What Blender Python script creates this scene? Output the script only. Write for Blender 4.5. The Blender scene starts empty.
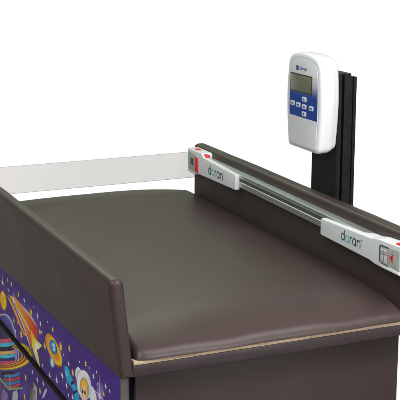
import bpy, bmesh, math, random
from mathutils import Vector, Matrix, noise
from mathutils.geometry import tessellate_polygon
random.seed(7)
S = bpy.context.scene
COL = S.collection

# ------------------------------------------------------------------ camera
CAM = Vector((-0.71823, -1.97300, 0.81282)); YAW = -0.408907; PITCH = -0.231712; F = 1196.338
cd = bpy.data.cameras.new('camera'); cam = bpy.data.objects.new('camera', cd); COL.objects.link(cam)
cam.location = CAM; cam.rotation_euler = (math.pi / 2 + PITCH, 0, YAW)
cd.sensor_width = 36; cd.lens = F / 400 * 36; cd.clip_end = 100; cd.clip_start = .05
S.camera = cam
FWD = Vector((-math.sin(YAW) * math.cos(PITCH), math.cos(YAW) * math.cos(PITCH), math.sin(PITCH)))
RGT = Vector((math.cos(YAW), math.sin(YAW), 0)); UPV = RGT.cross(FWD)

def on_plane(px, py, axis, val):
    d = FWD + RGT * ((px - 200) / F) + UPV * ((200 - py) / F)
    return CAM + d * ((val - CAM[axis]) / d[axis])

def srgb(r, g, b):
    f = lambda c: (c / 255 / 12.92) if c / 255 <= .04045 else ((c / 255 + .055) / 1.055) ** 2.4
    return (f(r), f(g), f(b), 1)

# --------------------------------------------------------------- materials
def mat(name, base=(.5, .5, .5), rough=.5, spec=.5, metal=0, coat=0, var=.06, vscale=30, bump=0, bscale=400, stretch=None, rvar=.08):
    m = bpy.data.materials.new(name); m.use_nodes = True
    nt = m.node_tree; N = nt.nodes; L = nt.links; p = N['Principled BSDF']
    tc = N.new('ShaderNodeTexCoord'); mp = N.new('ShaderNodeMapping'); L.new(tc.outputs['Object'], mp.inputs[0])
    if stretch: mp.inputs['Scale'].default_value = stretch
    n = N.new('ShaderNodeTexNoise'); n.inputs['Scale'].default_value = vscale; n.inputs['Detail'].default_value = 5
    L.new(mp.outputs[0], n.inputs['Vector'])
    r = N.new('ShaderNodeValToRGB'); L.new(n.outputs['Fac'], r.inputs[0])
    b = Vector(base[:3])
    r.color_ramp.elements[0].position = .3; r.color_ramp.elements[1].position = .7
    r.color_ramp.elements[0].color = (*(b * (1 - var)), 1); r.color_ramp.elements[1].color = (*(b * (1 + var)), 1)
    L.new(r.outputs[0], p.inputs['Base Color'])
    rr = N.new('ShaderNodeMapRange'); L.new(n.outputs['Fac'], rr.inputs[0])
    rr.inputs[1].default_value = .3; rr.inputs[2].default_value = .7
    rr.inputs[3].default_value = max(.02, rough - rvar * rough); rr.inputs[4].default_value = min(1, rough + rvar * rough)
    L.new(rr.outputs[0], p.inputs['Roughness'])
    p.inputs['Metallic'].default_value = metal
    p.inputs['Specular IOR Level'].default_value = spec
    p.inputs['Coat Weight'].default_value = coat
    if bump:
        v = N.new('ShaderNodeTexVoronoi'); v.inputs['Scale'].default_value = bscale
        L.new(mp.outputs[0], v.inputs['Vector'])
        bm_ = N.new('ShaderNodeBump'); bm_.inputs['Strength'].default_value = bump; bm_.inputs['Distance'].default_value = .0006
        L.new(v.outputs['Distance'], bm_.inputs['Height']); L.new(bm_.outputs[0], p.inputs['Normal'])
    return m

def ink_mat(name, rough=.35, spec=.14):
    m = bpy.data.materials.new(name); m.use_nodes = True
    nt = m.node_tree; N = nt.nodes; L = nt.links; p = N['Principled BSDF']
    a = N.new('ShaderNodeVertexColor'); a.layer_name = 'ink'
    tc = N.new('ShaderNodeTexCoord'); n = N.new('ShaderNodeTexNoise'); n.inputs['Scale'].default_value = 90; n.inputs['Detail'].default_value = 4
    L.new(tc.outputs['Object'], n.inputs['Vector'])
    mr = N.new('ShaderNodeMapRange'); mr.inputs[3].default_value = .88; mr.inputs[4].default_value = 1.08
    L.new(n.outputs['Fac'], mr.inputs[0])
    mx = N.new('ShaderNodeMix'); mx.data_type = 'RGBA'; mx.blend_type = 'MULTIPLY'; mx.inputs[0].default_value = 1
    L.new(a.outputs['Color'], mx.inputs[6]); L.new(mr.outputs[0], mx.inputs[7]); L.new(mx.outputs[2], p.inputs['Base Color'])
    p.inputs['Roughness'].default_value = rough; p.inputs['Specular IOR Level'].default_value = spec
    return m

VINYL = mat('brown_vinyl', (.053, .037, .0345), .34, .27, var=.04, vscale=14, bump=.20, bscale=1100, rvar=.03)
VINYL_END = mat('brown_vinyl_seam', (.040, .032, .030), .45, .4, var=.07, vscale=30)
LAMINATE = mat('dark_laminate', (.039, .029, .0285), .5, .22, var=.05, vscale=9, bump=.12, bscale=1500)
EDGE = mat('laminate_edge', (.043, .0335, .036), .45, .25, var=.10, vscale=40, stretch=(.25, 1, 3))
CARCASS = mat('cabinet_black', (.016, .014, .014), .6, .3)
POST = mat('corner_trim', (.085, .080, .080), .4, .4, var=.08)
WOOD = mat('plywood_edge', (.45, .345, .235), .6, .3, var=.34, vscale=45, stretch=(.5, 1, 14))
BLACKM = mat('black_metal', (.009, .010, .0105), .38, .3, var=.2, vscale=60, bump=.2, bscale=1200)
ALU = mat('brushed_aluminium', (.60, .64, .61), .36, .5, metal=.85, var=.10, vscale=50, stretch=(1, .05, 6))
ALU_DARK = mat('rail_groove', (.10, .11, .10), .5, .4, var=.1)
WHITEP = mat('white_plastic', (.73, .745, .77), .33, .45, var=.015, vscale=12, bump=.06, bscale=2500)
GREYP = mat('grey_panel_plastic', (.72, .735, .76), .4, .4, var=.02)
DARKG = mat('dark_grey', (.05, .05, .055), .5, .3)
REDP = mat('red_plastic', (.72, .02, .035), .35, .5, var=.04)
INKD = mat('dark_ink', (.055, .07, .085), .4, .4)
INKT = mat('teal_ink', (.06, .50, .58), .4, .4)
INKB = mat('blue_ink', (.02, .07, .33), .4, .4)
LCD = mat('lcd_glass', (.17, .185, .125), .22, .5, var=.08, vscale=25)
LCDB = mat('lcd_bezel', (.045, .05, .05), .3, .5)
WIN = mat('window_plastic', (.36, .42, .36), .2, .5, var=.12, vscale=60)
WINL = mat('window_scale_card', (.62, .65, .70), .35, .5, var=.06)
INK = ink_mat('printed_ink')
INK2 = ink_mat('printed_overlay', .38, .25)

def acrylic():
    m = bpy.data.materials.new('clear_acrylic'); m.use_nodes = True
    nt = m.node_tree; N = nt.nodes; L = nt.links; N.remove(N['Principled BSDF'])
    t = N.new('ShaderNodeBsdfTransparent'); t.inputs[0].default_value = (.848, .839, .830, 1)
    g = N.new('ShaderNodeBsdfGlossy'); g.inputs['Roughness'].default_value = .08; g.inputs[0].default_value = (.9, .9, .9, 1)
    d = N.new('ShaderNodeBsdfDiffuse'); d.inputs[0].default_value = (.7, .69, .68, 1)
    tc = N.new('ShaderNodeTexCoord'); n = N.new('ShaderNodeTexNoise'); n.inputs['Scale'].default_value = 12
    L.new(tc.outputs['Object'], n.inputs['Vector'])
    mr = N.new('ShaderNodeMapRange'); mr.inputs[3].default_value = .02; mr.inputs[4].default_value = .10
    L.new(n.outputs['Fac'], mr.inputs[0])
    x = N.new('ShaderNodeMixShader'); L.new(mr.outputs[0], x.inputs[0]); L.new(t.outputs[0], x.inputs[1]); L.new(d.outputs[0], x.inputs[2])
    fr = N.new('ShaderNodeFresnel'); fr.inputs[0].default_value = 1.3
    y = N.new('ShaderNodeMixShader'); L.new(fr.outputs[0], y.inputs[0]); L.new(x.outputs[0], y.inputs[1]); L.new(g.outputs[0], y.inputs[2])
    L.new(y.outputs[0], N['Material Output'].inputs[0])
    return m
ACR = acrylic()
ACRE = mat('acrylic_edge', (.42, .43, .42), .2, .5)

# ------------------------------------------------------------------ helpers
def thing(name, label, cat, loc=(0, 0, 0), group=None):
    o = bpy.data.objects.new(name, None); COL.objects.link(o); o.location = loc
    o.empty_display_size = .05
    o['label'] = label; o['category'] = cat
    if group: o['group'] = group
    return o

def obj(name, bm, mats, parent, smooth=35, label=None):
    me = bpy.data.meshes.new(name)
    bm.normal_update(); bm.to_mesh(me); bm.free()
    for m in (mats if isinstance(mats, (list, tuple)) else [mats]): me.materials.append(m)
    o = bpy.data.objects.new(name, me); COL.objects.link(o)
    if parent:
        o.parent = parent
        r = Vector((0, 0, 0)); q = parent
        while q: r += q.location; q = q.parent
        me.transform(Matrix.Translation(-r))          # meshes are written in world metres
    if smooth:
        for p in me.polygons: p.use_smooth = True
        me.set_sharp_from_angle(angle=math.radians(smooth))
    if label: o['label'] = label
    return o

def box(bm, x0, x1, y0, y1, z0, z1, bev=0, seg=2, mi=0):
    r = bmesh.ops.create_cube(bm, size=1)
    for v in r['verts']:
        v.co = ((x0 + x1) / 2 + v.co.x * (x1 - x0), (y0 + y1) / 2 + v.co.y * (y1 - y0), (z0 + z1) / 2 + v.co.z * (z1 - z0))
    fs = set(f for v in r['verts'] for f in v.link_faces)
    for f in fs: f.material_index = mi
    if bev:
        es = list(set(e for v in r['verts'] for e in v.link_edges))
        bmesh.ops.bevel(bm, geom=es, offset=bev, segments=seg, affect='EDGES', profile=.5, material=-1)
    return bm

def round_poly(pts, rad, seg=8):
    out = []; n = len(pts)
    for i in range(n):
        p = Vector(pts[i]); a = Vector(pts[i - 1]) - p; b = Vector(pts[(i + 1) % n]) - p
        r = rad[i] if isinstance(rad, (list, tuple)) else rad
        if r <= 0: out.append(p); continue
        ra = min(r, a.length * .49); rb = min(r, b.length * .49)
        A = p + a.normalized() * ra; B = p + b.normalized() * rb
        for k in range(seg + 1):
            t = k / seg; out.append(A * (1 - t) ** 2 + p * 2 * t * (1 - t) + B * t * t)
    return out

def inset(pts, d):
    n = len(pts); out = []
    area = sum(pts[i].x * pts[(i + 1) % n].y - pts[(i + 1) % n].x * pts[i].y for i in range(n))
    sg = 1 if area > 0 else -1
    for i in range(n):
        t = (pts[(i + 1) % n] - pts[i - 1]); t = t.normalized() if t.length > 1e-9 else Vector((1, 0))
        out.append(pts[i] + Vector((-t.y, t.x)) * d * sg)
    return out

def loft(bm, rings, cap0=True, cap1=True, mi=0):
    vs = [[bm.verts.new(p) for p in r] for r in rings]
    n = len(vs[0])
    for a, b in zip(vs, vs[1:]):
        for i in range(n):
            f = bm.faces.new((a[i], a[(i + 1) % n], b[(i + 1) % n], b[i])); f.material_index = mi
    if cap0: bm.faces.new(vs[0][::-1]).material_index = mi
    if cap1: bm.faces.new(vs[-1]).material_index = mi
    bmesh.ops.recalc_face_normals(bm, faces=bm.faces[:])
    return vs

def plate(bm, outline, x_front, x_back, r=.002, seg=4, mi=0):
    """solid facing -x; outline in (y, z), front edge rounded by r"""
    rings = []
    for k in range(seg + 1):
        a = math.pi / 2 * k / seg
        d = r * (1 - math.sin(a)); x = x_front + r * (1 - math.cos(a))
        rings.append([(x, p.x, p.y) for p in inset(outline, d)])
    rings.append([(x_back, p.x, p.y) for p in outline])
    loft(bm, rings, mi=mi)
    return bm

def tube(bm, pts, r, n=8, mi=0):
    rings = []
    pts = [Vector(p) for p in pts]
    for i, p in enumerate(pts):
        t = (pts[min(i + 1, len(pts) - 1)] - pts[max(i - 1, 0)]).normalized()
        up = Vector((0, 0, 1)) if abs(t.z) < .9 else Vector((1, 0, 0))
        u = t.cross(up).normalized(); w = u.cross(t)
        rings.append([p + (u * math.cos(a) + w * math.sin(a)) * r for a in [2 * math.pi * k / n for k in range(n)]])
    loft(bm, rings, mi=mi)

def ribbon(bm, pts, w, P, th=.00035, mi=0, closed=False):
    """flat inked stroke; pts 2-D, P maps (u, v, height) to the world"""
    pts = [Vector(p) for p in pts]; n = len(pts); L = []; R = []
    for i in range(n):
        a = pts[i - 1] if (closed or i) else pts[i]; b = pts[(i + 1) % n] if (closed or i < n - 1) else pts[i]
        t = (b - a).normalized(); q = Vector((-t.y, t.x)) * w / 2
        L.append(pts[i] + q); R.append(pts[i] - q)
    rng = range(n if closed else n - 1)
    tl = [bm.verts.new(P(p.x, p.y, th)) for p in L]; tr = [bm.verts.new(P(p.x, p.y, th)) for p in R]
    bl = [bm.verts.new(P(p.x, p.y, 0)) for p in L]; br = [bm.verts.new(P(p.x, p.y, 0)) for p in R]
    for i in rng:
        j = (i + 1) % n
        for q in ((tl[i], tr[i], tr[j], tl[j]), (tl[i], tl[j], bl[j], bl[i]), (tr[j], tr[i], br[i], br[j])):
            bm.faces.new(q).material_index = mi

def arc(cx, cy, r, a0, a1, n=14, ry=None):
    ry = ry or r
    return [(cx + r * math.cos(math.radians(a0 + (a1 - a0) * k / n)), cy + ry * math.sin(math.radians(a0 + (a1 - a0) * k / n))) for k in range(n + 1)]

def word_doran(bm, P, x0, y0, xh, w, mi_d=0, mi_o=1):
    """rounded sans lettering 'doran' with a coloured o; xh = x-height"""
    r = xh / 2; ring = lambda c: arc(c, y0 + r, r * .95, 0, 360, 20, r)[:-1]
    x = x0 + r
    ribbon(bm, ring(x), w, P, mi=mi_d, closed=True); ribbon(bm, [(x + r, y0 - w / 2), (x + r, y0 + xh * 1.62)], w, P, mi=mi_d)
    x += 2 * r + xh * .42
    ribbon(bm, ring(x), w * 1.1, P, mi=mi_o, closed=True)
    x += r + xh * .42
    ribbon(bm, [(x, y0 - w / 2), (x, y0 + xh * 1.02)], w, P, mi=mi_d)
    ribbon(bm, arc(x + r * .85, y0 + xh - r * .85, r * .85, 180, 75), w, P, mi=mi_d)
    x += r * 1.25 + xh * .62
    ribbon(bm, ring(x), w, P, mi=mi_d, closed=True); ribbon(bm, [(x + r, y0 - w / 2), (x + r, y0 + xh * 1.03)], w, P, mi=mi_d)
    x += r + xh * .45
    ribbon(bm, [(x, y0 - w / 2), (x, y0 + xh * 1.02)], w, P, mi=mi_d)
    ribbon(bm, arc(x + r * .9, y0 + xh - r * .9, r * .9, 180, 0) + [(x + r * 1.8, y0 - w / 2)], w, P, mi=mi_d)
    x += r * 1.8
    q = xh * .13
    ribbon(bm, arc(x + q * 2.4, y0 + xh * 1.15, q, 0, 360, 10)[:-1], w * .3, P, mi=mi_d, closed=True)
    return x

# ----------------------------------------------------------------- geometry
W = .60; LEN = 1.115
table = thing('treatment_table', 'brown padded changing table with upholstered side bolsters and purple outer space artwork on its cabinet', 'changing table', (.3, .57, -.78))

# cabinet ----------------------------------------------------------------
bm = bmesh.new(); box(bm, .0085, .600, .058, 1.10, -.775, -.0235, .001)
obj('cabinet_body', bm, CARCASS, table)
bm = bmesh.new(); box(bm, -.0105, .0065, .040, .060, -.775, -.026, .0015)
obj('corner_trim', bm, POST, table)
bm = bmesh.new(); box(bm, .0195, .6085, .040, .0575, -.775, -.0255, .001)
obj('end_panel', bm, LAMINATE, table)
bm = bmesh.new(); box(bm, .001, .650, 0, 1.21, -.0228, 0, .0012)
obj('deck_board', bm, EDGE, table)
bm = bmesh.new(); box(bm, .003, .5985, .0015, 1.205, .0004, .0078, .0005)
obj('plywood_base', bm, WOOD, table)

# printed side: a drawer above, a door below -------------------------------
XP = -.012
def side_panel(name, z0, z1):
    b = bmesh.new(); box(b, XP, .0075, .0425, 1.135, z0, z1, .0008)
    b.normal_update()
    for f in b.faces: f.material_index = 1 if abs(f.normal.z) > .3 else 0
    return obj(name, b, [mat(name + '_purple', srgb(76, 46, 138)[:3], .36, .14, var=.04, vscale=20), CARCASS], table)
drawer = side_panel('drawer_front', -.2135, -.027)
door = side_panel('cabinet_door', -.775, -.2325)

art = []                                            # (polygon in (y,z), colours, layer)
LAY = [0]
def pp(px, py):
    v = on_plane(px, py, 0, XP); return (v.y, v.z)
def A(pts, cols, raw=False):
    q = pts if raw else [pp(*p) for p in pts]
    if isinstance(cols, tuple): cols = [cols] * len(q)
    LAY[0] += 1
    art.append((q, [srgb(*c) for c in cols], LAY[0]))
def sm(pts, seg=5):
    n = len(pts); o = []
    for i in range(n):
        p0, p1, p2, p3 = [Vector(pts[(i + k) % n]) for k in (-1, 0, 1, 2)]
        for k in range(seg):
            t = k / seg
            o.append(tuple(.5 * (2 * p1 + (p2 - p0) * t + (2 * p0 - 5 * p1 + 4 * p2 - p3) * t * t + (3 * p1 - p0 - 3 * p2 + p3) * t ** 3)))
    return o
def smc(cols, seg=5):
    n = len(cols); o = []
    for i in range(n):
        for k in range(seg): o.append(tuple(cols[i][c] + (cols[(i + 1) % n][c] - cols[i][c]) * k / seg for c in range(3)))
    return o
def ell(cx, cy, rx, ry, tilt=0, n=28, a0=0, a1=360):
    t = math.radians(tilt); o = []
    for k in range(n):
        a = math.radians(a0 + (a1 - a0) * k / (n if a1 - a0 == 360 else n - 1))
        u, v = rx * math.cos(a), ry * math.sin(a)
        o.append((cx + u * math.cos(t) - v * math.sin(t), cy + u * math.sin(t) + v * math.cos(t)))
    return o
def star(px, py, size, col, k=5, inner=.42, rays=0):
    c = pp(px, py); out = []
    rot = random.uniform(0, 1.2)
    for i in range(k * 2):
        r = size if i % 2 == 0 else size * inner
        a = rot + math.pi * i / k
        out.append((c[0] + r * math.sin(a), c[1] + r * math.cos(a)))
    A(out, col, raw=True)
    if rays:
        for a in (0, math.pi / 2):
            d = Vector((math.sin(a), math.cos(a))) * rays; q = Vector((d.y, -d.x)).normalized() * size * .12
            C = Vector(c)
            A([tuple(C + d), tuple(C + q), tuple(C - d), tuple(C - q)], col, raw=True)
YEL = (255, 222, 30); WHT = (250, 248, 255)
A([(.0435, -.029), (1.131, -.029), (1.131, -.40), (.0435, -.40)], (74, 43, 138), raw=True)
def glow(cx, cy, rx, ry, c, base=(74, 43, 138), tilt=0):
    e = ell(cx, cy, rx, ry, tilt)
    for i in range(len(e)):
        A([(cx, cy), e[i], e[(i + 1) % len(e)]], [c, base, base]); LAY[0] -= 1
    LAY[0] += 1
glow(28, 322, 12, 26, (128, 96, 190), tilt=-28); glow(12, 345, 14, 26, (104, 74, 176)); glow(56, 350, 12, 20, (104, 72, 176), tilt=-20)
glow(84, 386, 14, 22, (112, 82, 184)); glow(100, 394, 5, 14, (168, 140, 220)); glow(40, 380, 9, 14, (60, 34, 112)); glow(14, 300.6, 4, 9, (150, 120, 206))
glow(72, 362, 5, 10, (60, 34, 116)); glow(33, 304, 3, 8, (60, 34, 116)); glow(24, 390, 9, 12, (100, 70, 172))
# yellow moon
A(ell(3.4, 300.6, 3.2, 9.9, -6), (236, 150, 10)); A(ell(3.2, 300.4, 2.6, 8.9, -6), [(255, 206 + int(30 * math.cos(2 * math.pi * k / 28)), 10) for k in range(28)])
A(ell(3.6, 298, .7, 2.2, -6), (226, 160, 10)); A(ell(2.6, 304, .6, 1.6, -6), (226, 160, 10))
# comet streaks and rocket
A([(8.3, 294.6), (15, 297.6), (22, 305), (30, 313.5), (37, 325), (36.6, 328.5), (33.5, 343), (32.2, 351), (31, 345), (25, 327), (18, 310), (13, 301)],
  [(255, 200, 20), (255, 176, 15), (252, 150, 20), (248, 120, 22), (225, 50, 28), (215, 36, 28), (220, 70, 25), (225, 90, 25), (240, 110, 20), (250, 150, 20), (252, 170, 15), (255, 190, 15)])
A([(13, 302), (17, 309), (24, 325), (30, 344), (31.4, 350), (29.4, 345), (22.6, 325), (16, 309)], (228, 214, 240))
A([(6, 295), (11, 300), (18, 316), (22, 327), (26, 336), (24, 335), (19, 324), (15.5, 315), (9.5, 301)], (255, 176, 15))
A([(15.5, 305), (21, 313), (27, 324), (30.5, 332), (28.5, 330), (24, 321), (19, 312)], (255, 214, 120))
A([(20, 303), (26, 309.5), (32, 317), (36.5, 325.5), (37.2, 327.5), (30, 316.5), (24.5, 310)], (214, 200, 235))
A([(35, 325.5), (37.6, 327.8), (37.2, 337), (34.5, 343), (33, 333.5)], [(214, 40, 28), (220, 40, 28), (236, 80, 20), (240, 90, 20), (224, 60, 24)])
A([(31, 330), (35.2, 338.4), (42.2, 345.6), (37.6, 350.6), (40.2, 367.4), (36.6, 360), (33.6, 352), (32, 345)],
  [(255, 216, 20), (255, 222, 40), (250, 240, 120), (255, 240, 140), (250, 226, 30), (255, 220, 20), (250, 250, 230), (255, 216, 20)])
A([(35.2, 341), (39.5, 346), (36.6, 350.6), (36.6, 357), (34.8, 350)], (250, 250, 246))
A([(37.2, 348.6), (38.0, 349.6), (37.7, 353), (37.0, 351.4)], (90, 70, 130))
# flying saucer
A(ell(52.4, 361.8, 2.6, 6, -8), (38, 150, 190)); A(ell(52.3, 362.8, 1.3, 4.2, -8), (235, 250, 255))
A([(53.5, 350), (60.6, 366.6), (58, 367.8), (53.6, 362), (49, 350)], (206, 34, 44))
A(ell(53.8, 349.6, 5.6, 17.2, -22), [(246, 150 + int(60 * (.5 + .5 * math.sin(2 * math.pi * k / 28))), 16) for k in range(28)])
A(ell(54.6, 349.6, 3.9, 13.5, -22), [(255, 190 + int(40 * math.cos(2 * math.pi * k / 28)), 30 + int(50 * max(0, math.cos(2 * math.pi * k / 28 - 2.5)))) for k in range(28)])
A(ell(54.9, 351, 3.0, 10.4, -22), (236, 150, 20))
A(ell(53.5, 347, 3.3, 7.6, -16), (18, 84, 150)); A(ell(53.4, 346.8, 2.6, 6.6, -16), (30, 160, 222))
A(ell(53.8, 345.2, 1.3, 2.4, -16), (206, 236, 250)); A(ell(54.2, 349.4, .9, 1.6, -16), (226, 246, 255))
for k in range(9):
    t = k / 8; A(ell(47.6 + 9.2 * t * (1 - .15 * t), 341.5 + 22 * t, .42, .9, -10, 8), (214, 150, 190))
# ringed planet across the drawer gap
PLT = [(1, 314), (5, 313.6), (9, 316), (12, 321), (15, 330), (16.6, 338), (18.4, 348), (19.2, 356), (18, 362), (12, 366), (2, 366), (-10, 362), (-14, 345), (-12, 326), (-6, 316)]
A(sm(PLT), (190, 186, 226))
PL2 = [(1, 315.6), (5, 315.4), (8.6, 318), (11.4, 323), (14.2, 332), (15.8, 340), (17.4, 349), (18.2, 356), (17, 361), (12, 365), (2, 365), (-10, 361), (-13, 345), (-11, 327), (-6, 317.6)]
A(sm(PL2), smc([(70, 64, 150), (104, 98, 190), (120, 112, 204), (100, 92, 190), (84, 76, 168), (60, 44, 120), (60, 44, 120), (60, 44, 120), (60, 44, 120), (50, 40, 90), (30, 24, 60), (20, 20, 44), (14, 14, 34), (16, 16, 40), (40, 36, 96)]))
A([(-10, 328), (2, 323), (6.5, 326), (11.5, 334), (14, 340), (2, 338), (-12, 338)], [(14, 14, 30), (24, 22, 50), (36, 34, 80), (60, 54, 130), (70, 60, 140), (20, 18, 40), (10, 10, 24)])
def band(y, h, c, x1=17.5, sag=2.2):
    t = [(-13, y - 1), (-4, y + sag), (6, y + sag), (x1 - 3, y + sag * .5), (x1, y - 1.6)]
    g = [.55, .95, 1.18, 1.0, .6]; cc = [tuple(min(255, v * k) for v in c) for k in g]
    A(t + [(p[0], p[1] + h) for p in reversed(t)], cc + cc[::-1])
band(336.6, 4.2, (206, 84, 116), 14.5); band(341, 3.6, (60, 186, 232), 15.8); band(345.2, 3.6, (22, 20, 40), 16.5)
band(349.2, 3.2, (246, 176, 110), 17.2); band(352.8, 3.2, (70, 190, 236), 17.7); band(356.2, 3.4, (40, 40, 110), 18.0)
band(359.6, 4.0, (206, 60, 100), 17.6, 1.6)
A([(15, 338), (17, 348), (17.6, 358), (15.6, 362), (14.4, 352), (13.4, 342)], (168, 150, 214))
# planet rings: nested ellipse arcs
def ringband(k, w, c):
    n = 30; o = []; i_ = []
    for s in range(n + 1):
        a = math.radians(-62 + 244 * s / n)
        o.append((6 + 26.5 * k * math.cos(a) + 1.5 * math.sin(a), 355.5 + 14.5 * k * math.sin(a) + 9.0 * k * -math.cos(a) * .2))
        kk = k - w
        i_.append((6 + 26.5 * kk * math.cos(a) + 1.5 * math.sin(a), 355.5 + 14.5 * kk * math.sin(a) + 9.0 * kk * -math.cos(a) * .2))
    for s in range(n):
        q = .72 + .42 * abs(math.sin(math.radians(-62 + 244 * s / n) * 1.3 + .4)); cq = tuple(min(255, v * q) for v in c)
        A([o[s], o[s + 1], i_[s + 1], i_[s]], cq); LAY[0] -= 1
    LAY[0] += 1
for k, w, c in ((1.02, .06, (150, 150, 40)), (.96, .07, (246, 216, 40)), (.89, .07, (226, 120, 24)), (.82, .05, (90, 60, 30)), (.77, .08, (240, 140, 30)), (.69, .05, (40, 60, 60)), (.64, .05, (226, 170, 50))):
    ringband(k, w, c)
# striped pod with green legs below the planet
A([(3, 373), (19, 370), (20.6, 376), (20, 388), (18, 398), (14, 404), (6, 404), (2, 390)], (58, 50, 130))
for y, c in ((373.5, (80, 140, 206)), (377.4, (216, 60, 80)), (381, (60, 130, 206)), (384.4, (216, 70, 84)), (388, (54, 60, 140))):
    A([(4, y + .6), (12, y + 1.4), (20, y - 1.4), (20.2, y + 1.2), (12, y + 4.2), (4.4, y + 3.4)], c)
A([(9.2, 374), (10.4, 374), (10.8, 390), (9.4, 390)], (120, 170, 190))
A([(-2, 374), (0, 377), (9, 388), (23, 387), (23.2, 389), (9, 390.4), (-2, 378)], (150, 176, 120))
A([(2, 372), (14, 371.6), (16, 373.4), (2, 375)], (24, 22, 40))
A([(13, 392), (17, 390), (18.4, 396), (16, 408), (12, 404)], (200, 200, 226))
A([(3, 388), (8, 394), (7, 408), (1, 404)], (150, 120, 190))
# cratered grey moon and pale comet
A([(29.4, 402), (29.6, 390), (30.6, 383.6), (32.6, 381.6), (35, 383.6), (37, 388), (37.4, 402)], [(90, 90, 100), (60, 60, 66), (40, 38, 44), (60, 58, 66), (150, 150, 156), (206, 206, 206), (186, 186, 190)])
A(ell(32.4, 386, 1.2, 2.4), (60, 58, 66)); A(ell(34.8, 392, 1.0, 2), (130, 130, 136)); A(ell(32, 395, .8, 1.6), (116, 116, 124))
A([(46, 388), (47.4, 390), (44.4, 397), (42, 399), (43.2, 394)], (214, 200, 240))
# cartoon astronaut: cyan sleeve, white helmet, golden hair
A(sm([(64.6, 367.4), (66.4, 366), (68.6, 368), (70.6, 374), (73.4, 381.4), (76.4, 387), (78.6, 394), (79.6, 402), (75.4, 402), (74, 392), (71, 386), (68.4, 383.4), (66, 377)]), (30, 180, 226))
A([(70.6, 382.6), (73, 380.6), (74.2, 383), (71.6, 385.6)], (20, 40, 70)); A([(73.6, 391.4), (76.8, 389.4), (77.6, 392), (74.4, 394.2)], (20, 40, 70))
A([(65.4, 371), (66.6, 370.2), (68, 375.6), (67, 377)], (150, 226, 250))
A(ell(78.9, 375, 3.3, 8, -8), (236, 234, 246)); A(ell(79.4, 376, 2.2, 6, -8), (214, 208, 232))
A(ell(92.6, 395, 3.6, 10, -14), (240, 240, 250))
A(ell(84.2, 385, 7.2, 15.2, -6), (206, 202, 228)); A(ell(84.2, 384.8, 6.6, 14.4, -6), [tuple(int(v - 26 * max(0, math.cos(2 * math.pi * k / 28 - .6))) for v in (252, 252, 255)) for k in range(28)])
A(ell(84.6, 388, 4.5, 10.8, -6), (110, 170, 196)); A(ell(84.6, 388.2, 4.0, 10.1, -6), (248, 170, 24))
A([(82.2, 384), (84, 380), (86, 386), (87, 392), (86.4, 400), (82, 400), (81, 392)], (252, 214, 170))
A(ell(82.7, 391, .9, 2.6), (24, 18, 22)); A(ell(85.2, 392.6, .7, 2.2), (24, 18, 22)); A(ell(82.4, 389.8, .3, .8, 0, 8), (255, 255, 255))
A([(81.2, 382), (83.6, 378.6), (87, 383), (87.4, 388), (85, 385), (82.6, 385.6)], (255, 196, 60))
# stars
for x, y, s in ((7.9, 280, .0075), (11.6, 284, .0085), (18.5, 294.6, .0085), (31.3, 312, .011), (14, 320.7, .0085), (21.5, 334.5, .013), (25.8, 377.5, .010), (40.2, 391, .009),
                (24.8, 397, .010), (45, 345.6, .0105), (60.9, 346.9, .0125), (69.6, 348.5, .009), (52.9, 329.4, .008), (40, 331.9, .009), (73, 373, .0095), (85.9, 364, .008),
                (61, 363, .009), (-6, 290, .01), (-10, 312, .012), (-14, 372, .012), (104, 394, .006), (28, 350, .006)):
    star(x, y, s * 1.05, YEL, 6, .46)
for x, y, s, r in ((3, 283, .009, .03), (8.4, 290, .007, 0), (14, 300.6, .010, .026), (24.4, 300, .007, .014), (37.8, 316, .008, .016), (40.6, 323.8, .008, 0), (15.5, 331, .007, 0), (42, 332, .006, 0),
                (69, 364, .0065, .012), (78.8, 368.8, .006, 0), (43, 365.6, .006, 0), (32.7, 372, .007, 0), (37.5, 379.7, .008, .016), (43.5, 383.5, .007, .012), (50, 375.5, .008, .014),
                (57, 380.5, .009, .016), (62.5, 375.6, .009, .02), (66.9, 385.6, .0075, .012), (93.8, 376, .007, 0), (96.9, 372, .005, 0), (106, 386.5, .0065, .012), (73, 397.5, .008, .012),
                (68.8, 395, .006, 0), (100, 396, .010, .050), (90, 368, .004, 0), (26, 289, .004, 0), (48, 322, .004, 0), (-5, 335, .008, .02), (56, 392, .005, 0), (98, 384, .004, 0),
                (110, 391, .005, 0), (29, 327.5, .003, 0), (34, 307, .004, 0), (64, 355, .004, 0), (80, 362, .004, 0), (52, 387, .004, 0)):
    star(x, y, s * .98, WHT, 5, .45, r)
star(17.6, 322.6, .007, (240, 150, 200), 4, .6)

def clip(poly, cols, zlo, zhi):
    def half(P, inside, zc):
        out = []
        for i in range(len(P)):
            (a, ca), (b, cb) = P[i - 1], P[i]
            ia, ib = inside(a), inside(b)
            if ia != ib:
                t = (zc - a[1]) / (b[1] - a[1])
                out.append(((a[0] + (b[0] - a[0]) * t, zc), tuple(ca[k] + (cb[k] - ca[k]) * t for k in range(4))))
            if ib: out.append((b, cb))
        return out
    P = half(list(zip(poly, cols)), lambda p: p[1] >= zlo, zlo)
    if P: P = half(P, lambda p: p[1] <= zhi, zhi)
    return P

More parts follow.
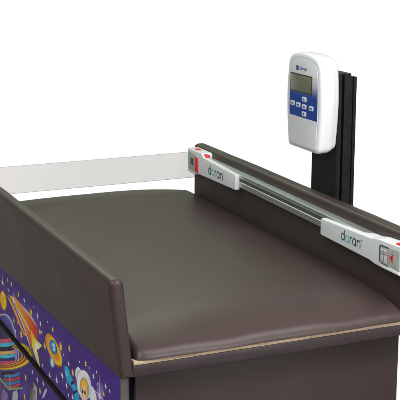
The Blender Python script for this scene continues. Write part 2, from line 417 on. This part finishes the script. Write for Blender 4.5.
def artwork(parent, zlo, zhi):
    b = bmesh.new(); lay = b.loops.layers.color.new('ink')
    n = max(a[2] for a in art)
    for poly, cols, l in art:
        P = clip(poly, cols, zlo, zhi)
        if len(P) < 3: continue
        x = XP - .00025 - .0000022 * l
        vs = [b.verts.new((x, min(1.132, p[0]), p[1])) for p, c in P]
        for tri in tessellate_polygon([[Vector((p[0], p[1], 0)) for p, c in P]]):
            try: f = b.faces.new([vs[k] for k in tri])
            except ValueError: continue
            for lp, k in zip(f.loops, tri): lp[lay] = P[k][1]
    b.normal_update()
    for f in b.faces:
        if f.normal.x > 0: f.normal_flip()
    return b
# corner colours are stored as linear floats
def obj_art(name, parent, zlo, zhi, m):
    b = artwork(parent, zlo, zhi)
    me = bpy.data.meshes.new(name)
    lay = b.loops.layers.color['ink']
    cols = [tuple(l[lay]) for f in b.faces for l in f.loops]
    b.loops.layers.color.remove(lay); b.to_mesh(me); b.free()
    at = me.color_attributes.new('ink', 'FLOAT_COLOR', 'CORNER')
    for d, c in zip(at.data, cols): d.color = c
    me.materials.append(m)
    o = bpy.data.objects.new(name, me); COL.objects.link(o); o.parent = parent
    me.transform(Matrix.Translation(-Vector(table.location)))
    return o
obj_art('printed_artwork', drawer, -.2130, -.0275, INK)
obj_art('printed_artwork', door, -.60, -.2330, INK)

# bolsters ------------------------------------------------------------------
def bolster(center, halfw, zb, zt, y0, y1, rtop, rbot, rend, seed, amp=.0012):
    """padded upright cushion; center(t, z) -> x of the middle plane"""
    bm = bmesh.new(); rings = []
    n = 96
    ts = []
    for k in range(9): ts.append((1 - math.cos(math.pi / 2 * k / 8)) * rend / (y1 - y0))
    for k in range(1, n): ts.append(rend / (y1 - y0) + k / n * (1 - 2 * rend / (y1 - y0)))
    ts += [1 - t for t in ts[8::-1]]
    for k, t in enumerate(ts):
        y = y0 + t * (y1 - y0)
        de = min(y - y0, y1 - y); q = max(0, 1 - de / rend)
        ins = rend * (1 - math.sqrt(max(0, 1 - q * q))) * .9
        zT = zt(t); hw = halfw
        prof = round_poly([(-hw, zb), (hw, zb), (hw, zT), (-hw, zT)], [rbot, rbot, rtop, rtop], 7)
        # dense side walls
        dense = []
        for i in range(len(prof)):
            a, b = prof[i], prof[(i + 1) % len(prof)]
            m_ = max(1, int((b - a).length / .012))
            for s in range(m_): dense.append(a.lerp(b, s / m_))
        c = Vector((0, (zb + zT) / 2))
        ring = []
        for p in dense:
            p = p.copy(); d = p - c
            sx = max(.05, (hw - ins) / hw); sz = max(.05, ((zT - zb) / 2 - ins) / ((zT - zb) / 2))
            p = Vector((d.x * sx, c.y + d.y * sz))
            x = center(t, p.y) + p.x
            v = Vector((x, y, p.y))
            nz = noise.noise_vector(Vector((v.x * 9 + seed, v.y * 5, v.z * 9))) * amp + noise.noise_vector(Vector((v.x * 30, v.y * 22 + seed, v.z * 30))) * amp * .35
            ring.append(v + Vector((nz.x, nz.y * .3, nz.z)))
        rings.append(ring)
    loft(bm, rings)
    return bm
TL = .0262
def cL(t, z): return -.097 * z - TL / 2 - .0298 * t
bm = bolster(cL, TL / 2, -.0236, lambda t: .1725 + .0195 * t, -.0035, LEN, .0115, .004, .0095, 3.1, .0010)
lb = obj('side_bolster', bm, VINYL, table, 60)
# piping down the corners of the visible end
bm = bmesh.new()
for sx in (-1, 1):
    tube(bm, [(cL(0, z) + sx * (TL / 2 - .0018), -.0002 - .0004 * math.sin(z * 90), z) for z in [-.019 + .183 * k / 30 for k in range(31)]], .00085, 6)
tube(bm, [(cL(0, -.0185) + s * (TL / 2 - .0018), -.0014, -.0188) for s in (-1, -.5, 0, .5, 1)], .00085, 6)
obj('end_seam', bm, VINYL_END, lb, 60)
TR = .036
def cR(t, z): return W + .007 * z + TR / 2
bm = bolster(cR, TR / 2, .0008, lambda t: .1855 + .001 * t, -.0015, LEN, .013, .004, .006, 8.3, .0010)
rb = obj('side_bolster', bm, VINYL, table, 60)

# seat pad --------------------------------------------------------------------
def pad():
    bm = bmesh.new()
    def stations(n, L, R):
        s = [R * (1 - math.cos(math.pi / 2 * k / 14)) for k in range(14)]
        m = [R + (L - 2 * R) * k / n for k in range(n + 1)]
        return s + m + [L - a for a in reversed(s)]
    x0, x1, y0, y1 = .002, W + .003, -.0035, 1.222
    Rx, Ry = .020, .050
    xs = stations(56, x1 - x0, Rx); ys = stations(90, y1 - y0, Ry)
    grid = []
    for yy in ys:
        row = []
        for xx in xs:
            X, Y = x0 + xx, y0 + yy
            dx = min(xx, x1 - x0 - xx); dy = min(yy, y1 - y0 - yy)
            ex = math.sqrt(max(0, 1 - max(0, 1 - dx / Rx) ** 2)); ey = math.sqrt(max(0, 1 - max(0, 1 - dy / Ry) ** 2))
            if Y < .5: ey = .34 * math.sqrt(max(0, 1 - max(0, 1 - dy / .018) ** 2)) + .66 * (1 - max(0, 1 - dy / .15) ** 2.2)
            e = ex * ey
            dome = (1 - ((X - .3) / .3) ** 2) * (1 - (max(-1, min(1, (Y - .60) / .625))) ** 6)
            z = .0080 + e * (.0395 + .0165 * max(0, dome))
            nz = noise.noise(Vector((X * 5, Y * 5, 1.7))) * .0009 + noise.noise(Vector((X * 16, Y * 16, 4.1))) * .0002
            z += nz * e
            # gathered vinyl beside the near end of the right bolster, and slack along the front roll
            d1 = (X - (.585 - .10 * max(0, .26 - Y))) ; z += .0030 * math.exp(-(d1 / .010) ** 2) * math.exp(-((Y - .13) / .09) ** 2)
            z -= .0026 * math.exp(-((d1 - .016) / .007) ** 2) * math.exp(-((Y - .13) / .09) ** 2)
            fr = math.exp(-(Y / .05) ** 2)
            z += fr * e * (.0022 * math.sin(X * 21 + .6) + .0012 * math.sin(X * 47 + 2))
            # plan: corners pulled in, edges slightly wavy
            far_ = Y > .5
            cxn = max(0, 1 - dx / (.22 if far_ else .055)); cyn = max(0, 1 - dy / (.20 if far_ else .05))
            pull = cxn * cxn * cyn * cyn
            Xn = X + (.011 if X < .3 else -.003) * pull
            Yn = Y + ((.006 if X < .3 else .003) if not far_ else (-.012 if X < .3 else -.085)) * pull + (1 - ey) * .0010 * math.sin(X * 26)
            row.append(bm.verts.new((Xn, Yn, z)))
        grid.append(row)
    for a, b in zip(grid, grid[1:]):
        for i in range(len(a) - 1): bm.faces.new((a[i], a[i + 1], b[i + 1], b[i]))
    # underside skirt
    rim = [grid[0][i] for i in range(len(xs))] + [grid[j][-1] for j in range(1, len(ys))] + [grid[-1][i] for i in range(len(xs) - 2, -1, -1)] + [grid[j][0] for j in range(len(ys) - 2, 0, -1)]
    bm.faces.new(rim[::-1])
    bmesh.ops.recalc_face_normals(bm, faces=bm.faces[:])
    return bm
obj('mattress_pad', pad(), VINYL, table, 60)

# clear end guard ----------------------------------------------------------------
bm = bmesh.new(); box(bm, -.075, W + .004, LEN + .004, LEN + .009, .0865, .1615)
for f in bm.faces:
    f.material_index = 1 if abs(f.normal.z) > .9 or abs(f.normal.x) > .9 else 0
eg = obj('end_guard', bm, [ACR, ACRE], table, 0)

# ------------------------------------------------------------ measuring rod
rod = thing('measuring_rod', 'silver measuring rod with white sliding end carriages fixed along the right bolster', 'measuring rod', (.60, .55, .14))
RX = .5815
def dz(y): return .009 * (y / 1.1)                    # rod sits a touch higher at the far end
def extr(bm, prof, ya, yb, mi=0):
    rings = []
    for k in range(25):
        y = ya + (yb - ya) * k / 24
        rings.append([(x, y, z + dz(y)) for x, z in prof])
    loft(bm, rings, mi=mi)
bm = bmesh.new()
extr(bm, [(.6012, .160), (.5835, .159), (.5822, .1575), (.5815, .149), (.5860, .1480), (.5860, .1415), (.5815, .1405), (.5800, .139), (.5800, .1265), (.5815, .125), (.6008, .125)], .025, 1.10)
rail = obj('rail', bm, ALU, rod, 30)
bm = bmesh.new()
extr(bm, [(.5858, .1477), (.5848, .1477), (.5848, .1418), (.5858, .1418)], .026, 1.099)
extr(bm, [(.5820, .1452), (.5850, .1455), (.5850, .1440), (.5820, .1437)], .026, 1.099)
obj('groove', bm, ALU_DARK, rail, 0)
# graduations on the upper face of the rail and dots on the lower one
bm = bmesh.new()
PR = lambda u, v, h: Vector((.58180 - h - (.0007 * 0), u, v + dz(u)))
for k in range(0, 210):
    y = .10 + k * .0042
    if .0 < y < 1.05:
        ln = .0062 if k % 10 == 0 else (.0045 if k % 5 == 0 else .003)
        ribbon(bm, [(y, .1575 - .0012), (y, .1575 - .0012 - ln)], .0006, PR, th=.0002)
for k in range(0, 42):
    y = .11 + k * .021
    PQ = lambda u, v, h: Vector((.5800 - h, u, v + dz(u)))
    ribbon(bm, [(y, .1315), (y, .1345)], .0012, PQ, th=.0002)
    ribbon(bm, [(y + .003, .1315), (y + .003, .1345)], .0008, PQ, th=.0002)
obj('graduation', bm, INKD, rail, 0)

def carriage(outline, radii, xf):
    bm = bmesh.new()
    o = round_poly([(y, z) for y, z in outline], radii, 6)
    plate(bm, o, xf, .6005, .0035, 5)
    return bm
XC = .5705
def far_carriage(outline, radii, xf):
    # thin sleeve in front of the rail plus the full-depth end block
    bm = bmesh.new()
    o = round_poly([(y, z) for y, z in outline], radii, 6)
    plate(bm, o, xf, .5828, .0035, 5)
    o = round_poly([(.992, .1160), (.984, .1770), (.9915, .1812), (1.0896, .1812), (1.0896, .1134), (1.062, .1124)], [.004, .003, .003, .005, .005, .006], 6)
    plate(bm, o, .5822, .6005, .0005, 2)
    return bm
# near carriage
near_o = [(.319, .1150), (.319, .1545), (.098, .1620), (.080, .1665), (-.014, .1705), (-.014, .1160), (.000, .1090), (.040, .1070), (.090, .1085), (.104, .1115)]
near = obj('slide_carriage', carriage(near_o, [.006, .008, .01, .02, .006, .006, .01, .006, .006, .006], XC), WHITEP, rod, 40)
# far carriage
far_o = [(.771, .1230), (.771, .1645), (.980, .1725), (.990, .1815), (1.090, .1815), (1.090, .1130), (1.062, .1120), (1.028, .1150), (1.015, .1185)]
far = obj('slide_carriage', far_carriage(far_o, [.004, .004, .006, .006, .005, .005, .006, .006, .006], XC), WHITEP, rod, 40)
def front(x): return lambda u, v, h: Vector((x - h, -u, v))
def lettering(par, y, z, xh, us):
    b = bmesh.new()
    P = lambda u, v, h: Vector((XC - h - .00005, y - u * us, z + v))
    word_doran(b, P, 0, 0, xh, xh * .19)
    return obj('lettering', b, [INKD, INKT], par, 0)
lettering(near, .2240, .1285, .0146, .92)
lettering(far, .9430, .1350, .0165, .94)
# near window: recessed scale card, dark frame, pointer
def quad_plate(name, par, pts, xf, xb, m, r=.0006):
    b = bmesh.new(); o = round_poly(pts, .0025, 4); plate(b, o, xf, xb, r, 2); return obj(name, b, m, par, 40)
win = quad_plate('window', near, [(.0665, .1200), (.0665, .1555), (-.008, .1600), (-.008, .1170)], XC - .0006, XC + .004, WIN)
quad_plate('scale_card', win, [(.0610, .1240), (.0610, .1520), (.0330, .1530), (.0330, .1215)], XC - .0010, XC + .003, WINL)
b = bmesh.new(); P0 = lambda u, v, h: front(XC - .0010)(u + .015, v, h)
fr = [(-.0800, .1215), (-.0800, .1550), (-.0770, .1560), (-.046, .1570)]
ribbon(b, fr, .0024, P0); ribbon(b, [(-.0795, .1225), (-.072, .1190), (-.046, .1180)], .0018, P0)
ribbon(b, [(-.076, .1395), (-.052, .1405)], .0013, P0); ribbon(b, [(-.076, .1440), (-.052, .1450)], .0010, P0)
ribbon(b, [(-.064, .1235), (-.064, .153)], .0010, P0)
for k in range(5): ribbon(b, [(-.076 + k * .006, .1530), (-.076 + k * .006, .1505)], .0008, P0)
obj('window_marking', b, INKD, win, 0)
b = bmesh.new(); P1 = lambda u, v, h: front(XC - .0012)(u + .015, v, h)
ribbon(b, [(-.0490, .1225), (-.0490, .1530)], .0014, P1); obj('index_line', b, REDP, win, 0)
b = bmesh.new(); plate(b, [Vector(p) for p in ((.0275, .1385), (.0150, .1480), (.0150, .1290))], XC - .0014, XC + .001, .0003, 2); obj('pointer', b, REDP, win, 0)
b = bmesh.new(); box(b, XC + .004,   .592, -.012, .012, .1690, .1730, .001); obj('release_tab', b, REDP, near)
b = bmesh.new(); box(b, XC - .002, XC + .004, -.012, .060, .1095, .1160, .002); obj('window_lip', b, WHITEP, near)
# far window
win = quad_plate('window', far, [(1.084, .1235), (1.084, .1735), (1.030, .1690), (1.030, .1205)], XC - .0006, XC + .004, WIN)
quad_plate('sight_block', win, [(1.064, .1400), (1.064, .1580), (1.046, .1570), (1.046, .1390)], XC - .0022, XC + .001, INKD)
quad_plate('red_index', far, [(1.032, .1235), (1.032, .1660), (1.014, .1640), (1.014, .1215)], XC - .0030, XC + .002, REDP)
b = bmesh.new(); box(b, XC + .008, .590, 1.035, 1.055, .1795, .1840, .001); obj('release_tab', b, REDP, far)
b = bmesh.new(); box(b, XC + .006, .588, .972, .990, .1700, .1795, .002); obj('lock_button', b, REDP, far)

# ------------------------------------------------------------------- column
post = thing('display_post', 'black upright metal post with a slotted channel standing behind the right bolster', 'post', (.70, .49, -.30))
bm = bmesh.new()
prof = [(.672, .549), (.672, .431), (.675, .428), (.6815, .428), (.6815, .440), (.688, .440), (.688, .428), (.7045, .428), (.7045, .549)]
loft(bm, [[(x, y, -.30) for x, y in prof], [(x, y, .4605 + (.001 if x > .69 else 0)) for x, y in prof]])
obj('upright', bm, BLACKM, post, 20)
bm = bmesh.new()
prof = [(.7052, .545), (.7052, .4285), (.709, .4285), (.709, .433), (.713, .433), (.713, .4285), (.7205, .4285), (.7205, .545)]
loft(bm, [[(x, y, -.30) for x, y in prof], [(x, y, .4525) for x, y in prof]])
obj('rear_channel', bm, BLACKM, post, 20)
for z in (-.10, -.22):
    bm = bmesh.new(); box(bm, .6005, .6715, .45, .53, z - .02, z + .02, .002); obj('mounting_bracket', bm, BLACKM, post)

# ------------------------------------------------------------------ display
disp = thing('scale_display', 'white digital scale display with blue keypad mounted on the black post', 'scale display', (.672, .49, .29))
XF = .615; YC = .4905; ZC = .392
def U(u, v): return (YC - u, ZC + v)
raw = [(-.0800, -.1160), (.0710, -.1160), (.0835, -.02), (.0820, .04), (.0740, .103), (.000, .1175), (-.0800, .105), (-.0905, .04), (-.0920, -.02)]
out = round_poly([U(u, v) for u, v in raw], [.012, .017, .07, .06, .028, .08, .026, .05, .05], 8)
bm = bmesh.new(); rings = []
def ring(x, d, back=0):
    r = []
    for p in inset(out, d):
        z = p.y; y = p.x
        y = YC + (y - YC) * (1 - .12 * back); z = ZC + (z - ZC) * (1 - .03 * back) + (.004 * back if z < ZC else 0)
        r.append((x, y, z))
    return r
R = .012
for k in range(8):
    a = math.pi / 2 * k / 7
    rings.append(ring(XF + R * .75 * (1 - math.cos(a)), R * (1 - math.sin(a))))
rings.append(ring(XF + .030, -.0004, .15)); rings.append(ring(XF + .040, .0004, .45))
for k in range(5):
    a = math.pi / 2 * k / 4
    rings.append(ring(XF + .044 + .0125 * math.sin(a), .012 * (1 - math.cos(a)), .8 + .2 * k / 4))
loft(bm, rings)
house = obj('housing', bm, WHITEP, disp, 50)
# overlay panel with a printed blue keypad field
raw2 = [(-.0665, -.1070), (.0630, -.1070), (.0700, -.02), (.0690, .04), (.0640, .090), (.000, .1035), (-.0640, .090), (-.0690, .04), (-.0700, -.02)]
o2 = round_poly([U(u, v) for u, v in raw2], [.006, .006, .04, .04, .024, .08, .024, .04, .04], 8)
bm = bmesh.new(); plate(bm, o2, XF - .0010, XF + .002, .0008, 2)
panel = obj('face_panel', bm, GREYP, house, 40)
def hwid(v):
    for (ua, va), (ub, vb) in zip([(.0630, -.1070), (.0700, -.02), (.0690, .04), (.0630, .086)], [(.0700, -.02), (.0690, .04), (.0630, .086), (.0, .104)]):
        if va <= v <= vb: return ua + (ub - ua) * (v - va) / (vb - va)
    return .06
bm = bmesh.new(); rows = []
lays = bm.loops.layers.color.new('ink')
vz = [-.038 + (.062 + .038) * k / 24 for k in range(25)]
def blue(v):
    t = max(0, min(1, (v - .012) / .045)); t = t * t * (3 - 2 * t)
    a = Vector(srgb(34, 72, 158)[:3]); c = Vector(srgb(221, 223, 227)[:3])
    return tuple(a.lerp(c, t))
me_c = []
for v in vz:
    w = hwid(v) - .0012
    rows.append([bm.verts.new((XF - .0013, *U(u, v))) for u in (-w, -w * .5, 0, w * .5, w)])
for (a, b), (va, vb) in zip(zip(rows, rows[1:]), zip(vz, vz[1:])):
    for i in range(4):
        bm.faces.new((a[i], a[i + 1], b[i + 1], b[i]))
bm.loops.layers.color.remove(lays)
kp = obj('keypad_field', bm, INK2, panel, 0)
at = kp.data.color_attributes.new('ink', 'FLOAT_COLOR', 'CORNER')
for lp in kp.data.loops:
    at.data[lp.index].color = (*blue(kp.data.vertices[lp.vertex_index].co.z + .29 - ZC), 1)
# screen
def facep(pts, r, xf, xb, name, m, par, rr=.0005):
    b = bmesh.new(); plate(b, round_poly([U(u, v) for u, v in pts], r, 5), xf, xb, rr, 2); return obj(name, b, m, par, 40)
def rect(u0, u1, v0, v1): return [(u0, v0), (u1, v0), (u1, v1), (u0, v1)]
bez = facep(rect(-.0655, .0420, .0200, .0635), .003, XF - .0022, XF, 'screen_bezel', LCDB, panel)
facep(rect(-.0625, .0390, .0230, .0605), .002, XF - .0027, XF - .0015, 'screen', LCD, bez)
# keys
def key(u, v, kind):
    k = facep(rect(u - .0098, u + .0098, v - .0056, v + .0056), .0025, XF - .0032, XF - .0012, 'key', WHITEP, panel, .0008)
    b = bmesh.new(); P = lambda a, c, h: Vector((XF - .0033 - h, *U(a, c)))
    if kind == 'up' or kind == 'down':
        s = 1 if kind == 'up' else -1
        b.faces.new([b.verts.new(P(u + a, v + c * s, .0003)) for a, c in ((-.0040, -.0026), (.0040, -.0026), (0, .0032))])
    else:
        n, wd = kind
        for i in range(n):
            a = u - wd * (n - 1) / 2 + wd * i
            ribbon(b, [(a, v - .0018), (a, v + .0018)], wd * .55, P)
    obj('key_marking', b, INKB, k, 0)
key(.0065, .0062, 'up'); key(.0065, -.0112, (3, .0034)); key(.0065, -.0285, 'down')
key(-.0515, -.0095, (4, .0032)); key(-.0225, -.0103, (4, .0032)); key(.0405, -.0108, (4, .0030))
# maker's mark above the screen: blue badge and small lettering
b = bmesh.new(); P = lambda a, c, h: Vector((XF - .0011 - h, *U(a, c)))
ribbon(b, arc(-.0285, .0765, .0042, 0, 360, 18)[:-1], .0030, P, closed=True)
ribbon(b, [(-.0380, .0722), (-.0380, .0808)], .003, P); ribbon(b, [(-.0385, .0805), (-.030, .0805)], .002, P); ribbon(b, [(-.0385, .0725), (-.030, .0725)], .002, P)
obj('badge', b, INKB, panel, 0)
b = bmesh.new(); word_doran(b, P, -.0195, .0735, .0055, .0011, 0, 0); obj('lettering', b, INKB, panel, 0)
# thin dark strip under the front shell, and the bracket that holds it
bm = bmesh.new(); box(bm, XF + .010, XF + .040, YC - .048, YC + .064, ZC - .1170, ZC - .1140, .0008); obj('dark_strip', bm, DARKG, house)
bm = bmesh.new(); box(bm, .6695, .6722, YC - .035, YC + .035, .33, .42, .0008)
for s in (-1, 1):
    r = bmesh.ops.create_cone(bm, segments=16, radius1=.004, radius2=.004, depth=.012, cap_ends=True)
    bmesh.ops.rotate(bm, verts=r['verts'], matrix=Matrix.Rotation(math.pi / 2, 3, 'Y')); bmesh.ops.translate(bm, verts=r['verts'], vec=(.668, YC - .052 * s, .303))
obj('mounting_plate', bm, ALU, disp)

# ------------------------------------------------------------ light and backdrop
w = bpy.data.worlds.new('World'); S.world = w; w.use_nodes = True
N = w.node_tree.nodes; L = w.node_tree.links; bg = N['Background']
tc = N.new('ShaderNodeTexCoord'); sp = N.new('ShaderNodeSeparateXYZ'); L.new(tc.outputs['Generated'], sp.inputs[0])
def math_(op, a, b=None):
    n = N.new('ShaderNodeMath'); n.operation = op
    for k, v in enumerate((a, b)):
        if v is None: continue
        if isinstance(v, (int, float)): n.inputs[k].default_value = v
        else: L.new(v, n.inputs[k])
    return n.outputs[0]
def smooth(v, lo, hi):
    n = N.new('ShaderNodeMapRange'); n.interpolation_type = 'SMOOTHSTEP'; L.new(v, n.inputs[0])
    n.inputs[1].default_value = lo; n.inputs[2].default_value = hi; n.clamp = True
    return n.outputs[0]
mr = N.new('ShaderNodeMapRange'); mr.inputs[1].default_value = -1; mr.inputs[2].default_value = 1; L.new(sp.outputs['Z'], mr.inputs[0])
rp = N.new('ShaderNodeValToRGB'); L.new(mr.outputs[0], rp.inputs[0])
E_ = rp.color_ramp.elements                       # added dim surround, toned to control reflections in vinyl and print
E_[0].position = 0; E_[0].color = (.19, .165, .155, 1)
E_[1].position = .49; E_[1].color = (.15, .13, .12, 1)
for p, c in ((.53, (.17, .18, .14, 1)), (.60, (.34, .42, .29, 1)), (.70, (.32, .37, .28, 1)), (1.0, (.45, .44, .44, 1))):
    e = E_.new(p); e.color = c
# plain white world backdrop, added ahead and below only, limiting sheen on the left side
ahead = math_('ADD', math_('MULTIPLY', sp.outputs['X'], .53), math_('MULTIPLY', sp.outputs['Y'], .848))
below = smooth(sp.outputs['Z'], .03, -.03)
fac = math_('MULTIPLY', smooth(ahead, .70, .85), below)
mx = N.new('ShaderNodeMix'); mx.data_type = 'RGBA'; L.new(fac, mx.inputs[0]); L.new(rp.outputs[0], mx.inputs[6]); mx.inputs[7].default_value = (1, 1, 1, 1)
L.new(mx.outputs[2], bg.inputs[0]); bg.inputs[1].default_value = 1.06

def area(name, loc, target, sx, sy, power, col):
    l = bpy.data.lights.new(name, 'AREA'); l.shape = 'RECTANGLE'; l.size = sx; l.size_y = sy; l.energy = power; l.color = col
    o = bpy.data.objects.new(name, l); COL.objects.link(o); o.location = loc
    o.rotation_euler = (Vector(target) - Vector(loc)).to_track_quat('-Z', 'Y').to_euler()
    return o
area('softbox', (-1.9, -1.7, 2.3), (.3, .4, .05), 1.8, 1.6, 82, (.975, .98, 1))
area('softbox', (.95, -1.0, 1.75), (.3, .0, 0), .7, .7, 31, (1, .93, .95))
area('softbox', (.65, -1.6, .55), (.0, 0, .10), .5, .5, 20, (1, .94, .97))
area('softbox', (.4, 2.8, 2.3), (.3, .6, 0), 1.8, 1.0, 20, (.88, 1, .86))

S.view_settings.view_transform = 'Standard'; S.view_settings.look = 'None'; S.view_settings.exposure = 0; S.view_settings.gamma = 1
S.cycles.max_bounces = 8; S.cycles.transparent_max_bounces = 12
S.cycles.use_denoising = True
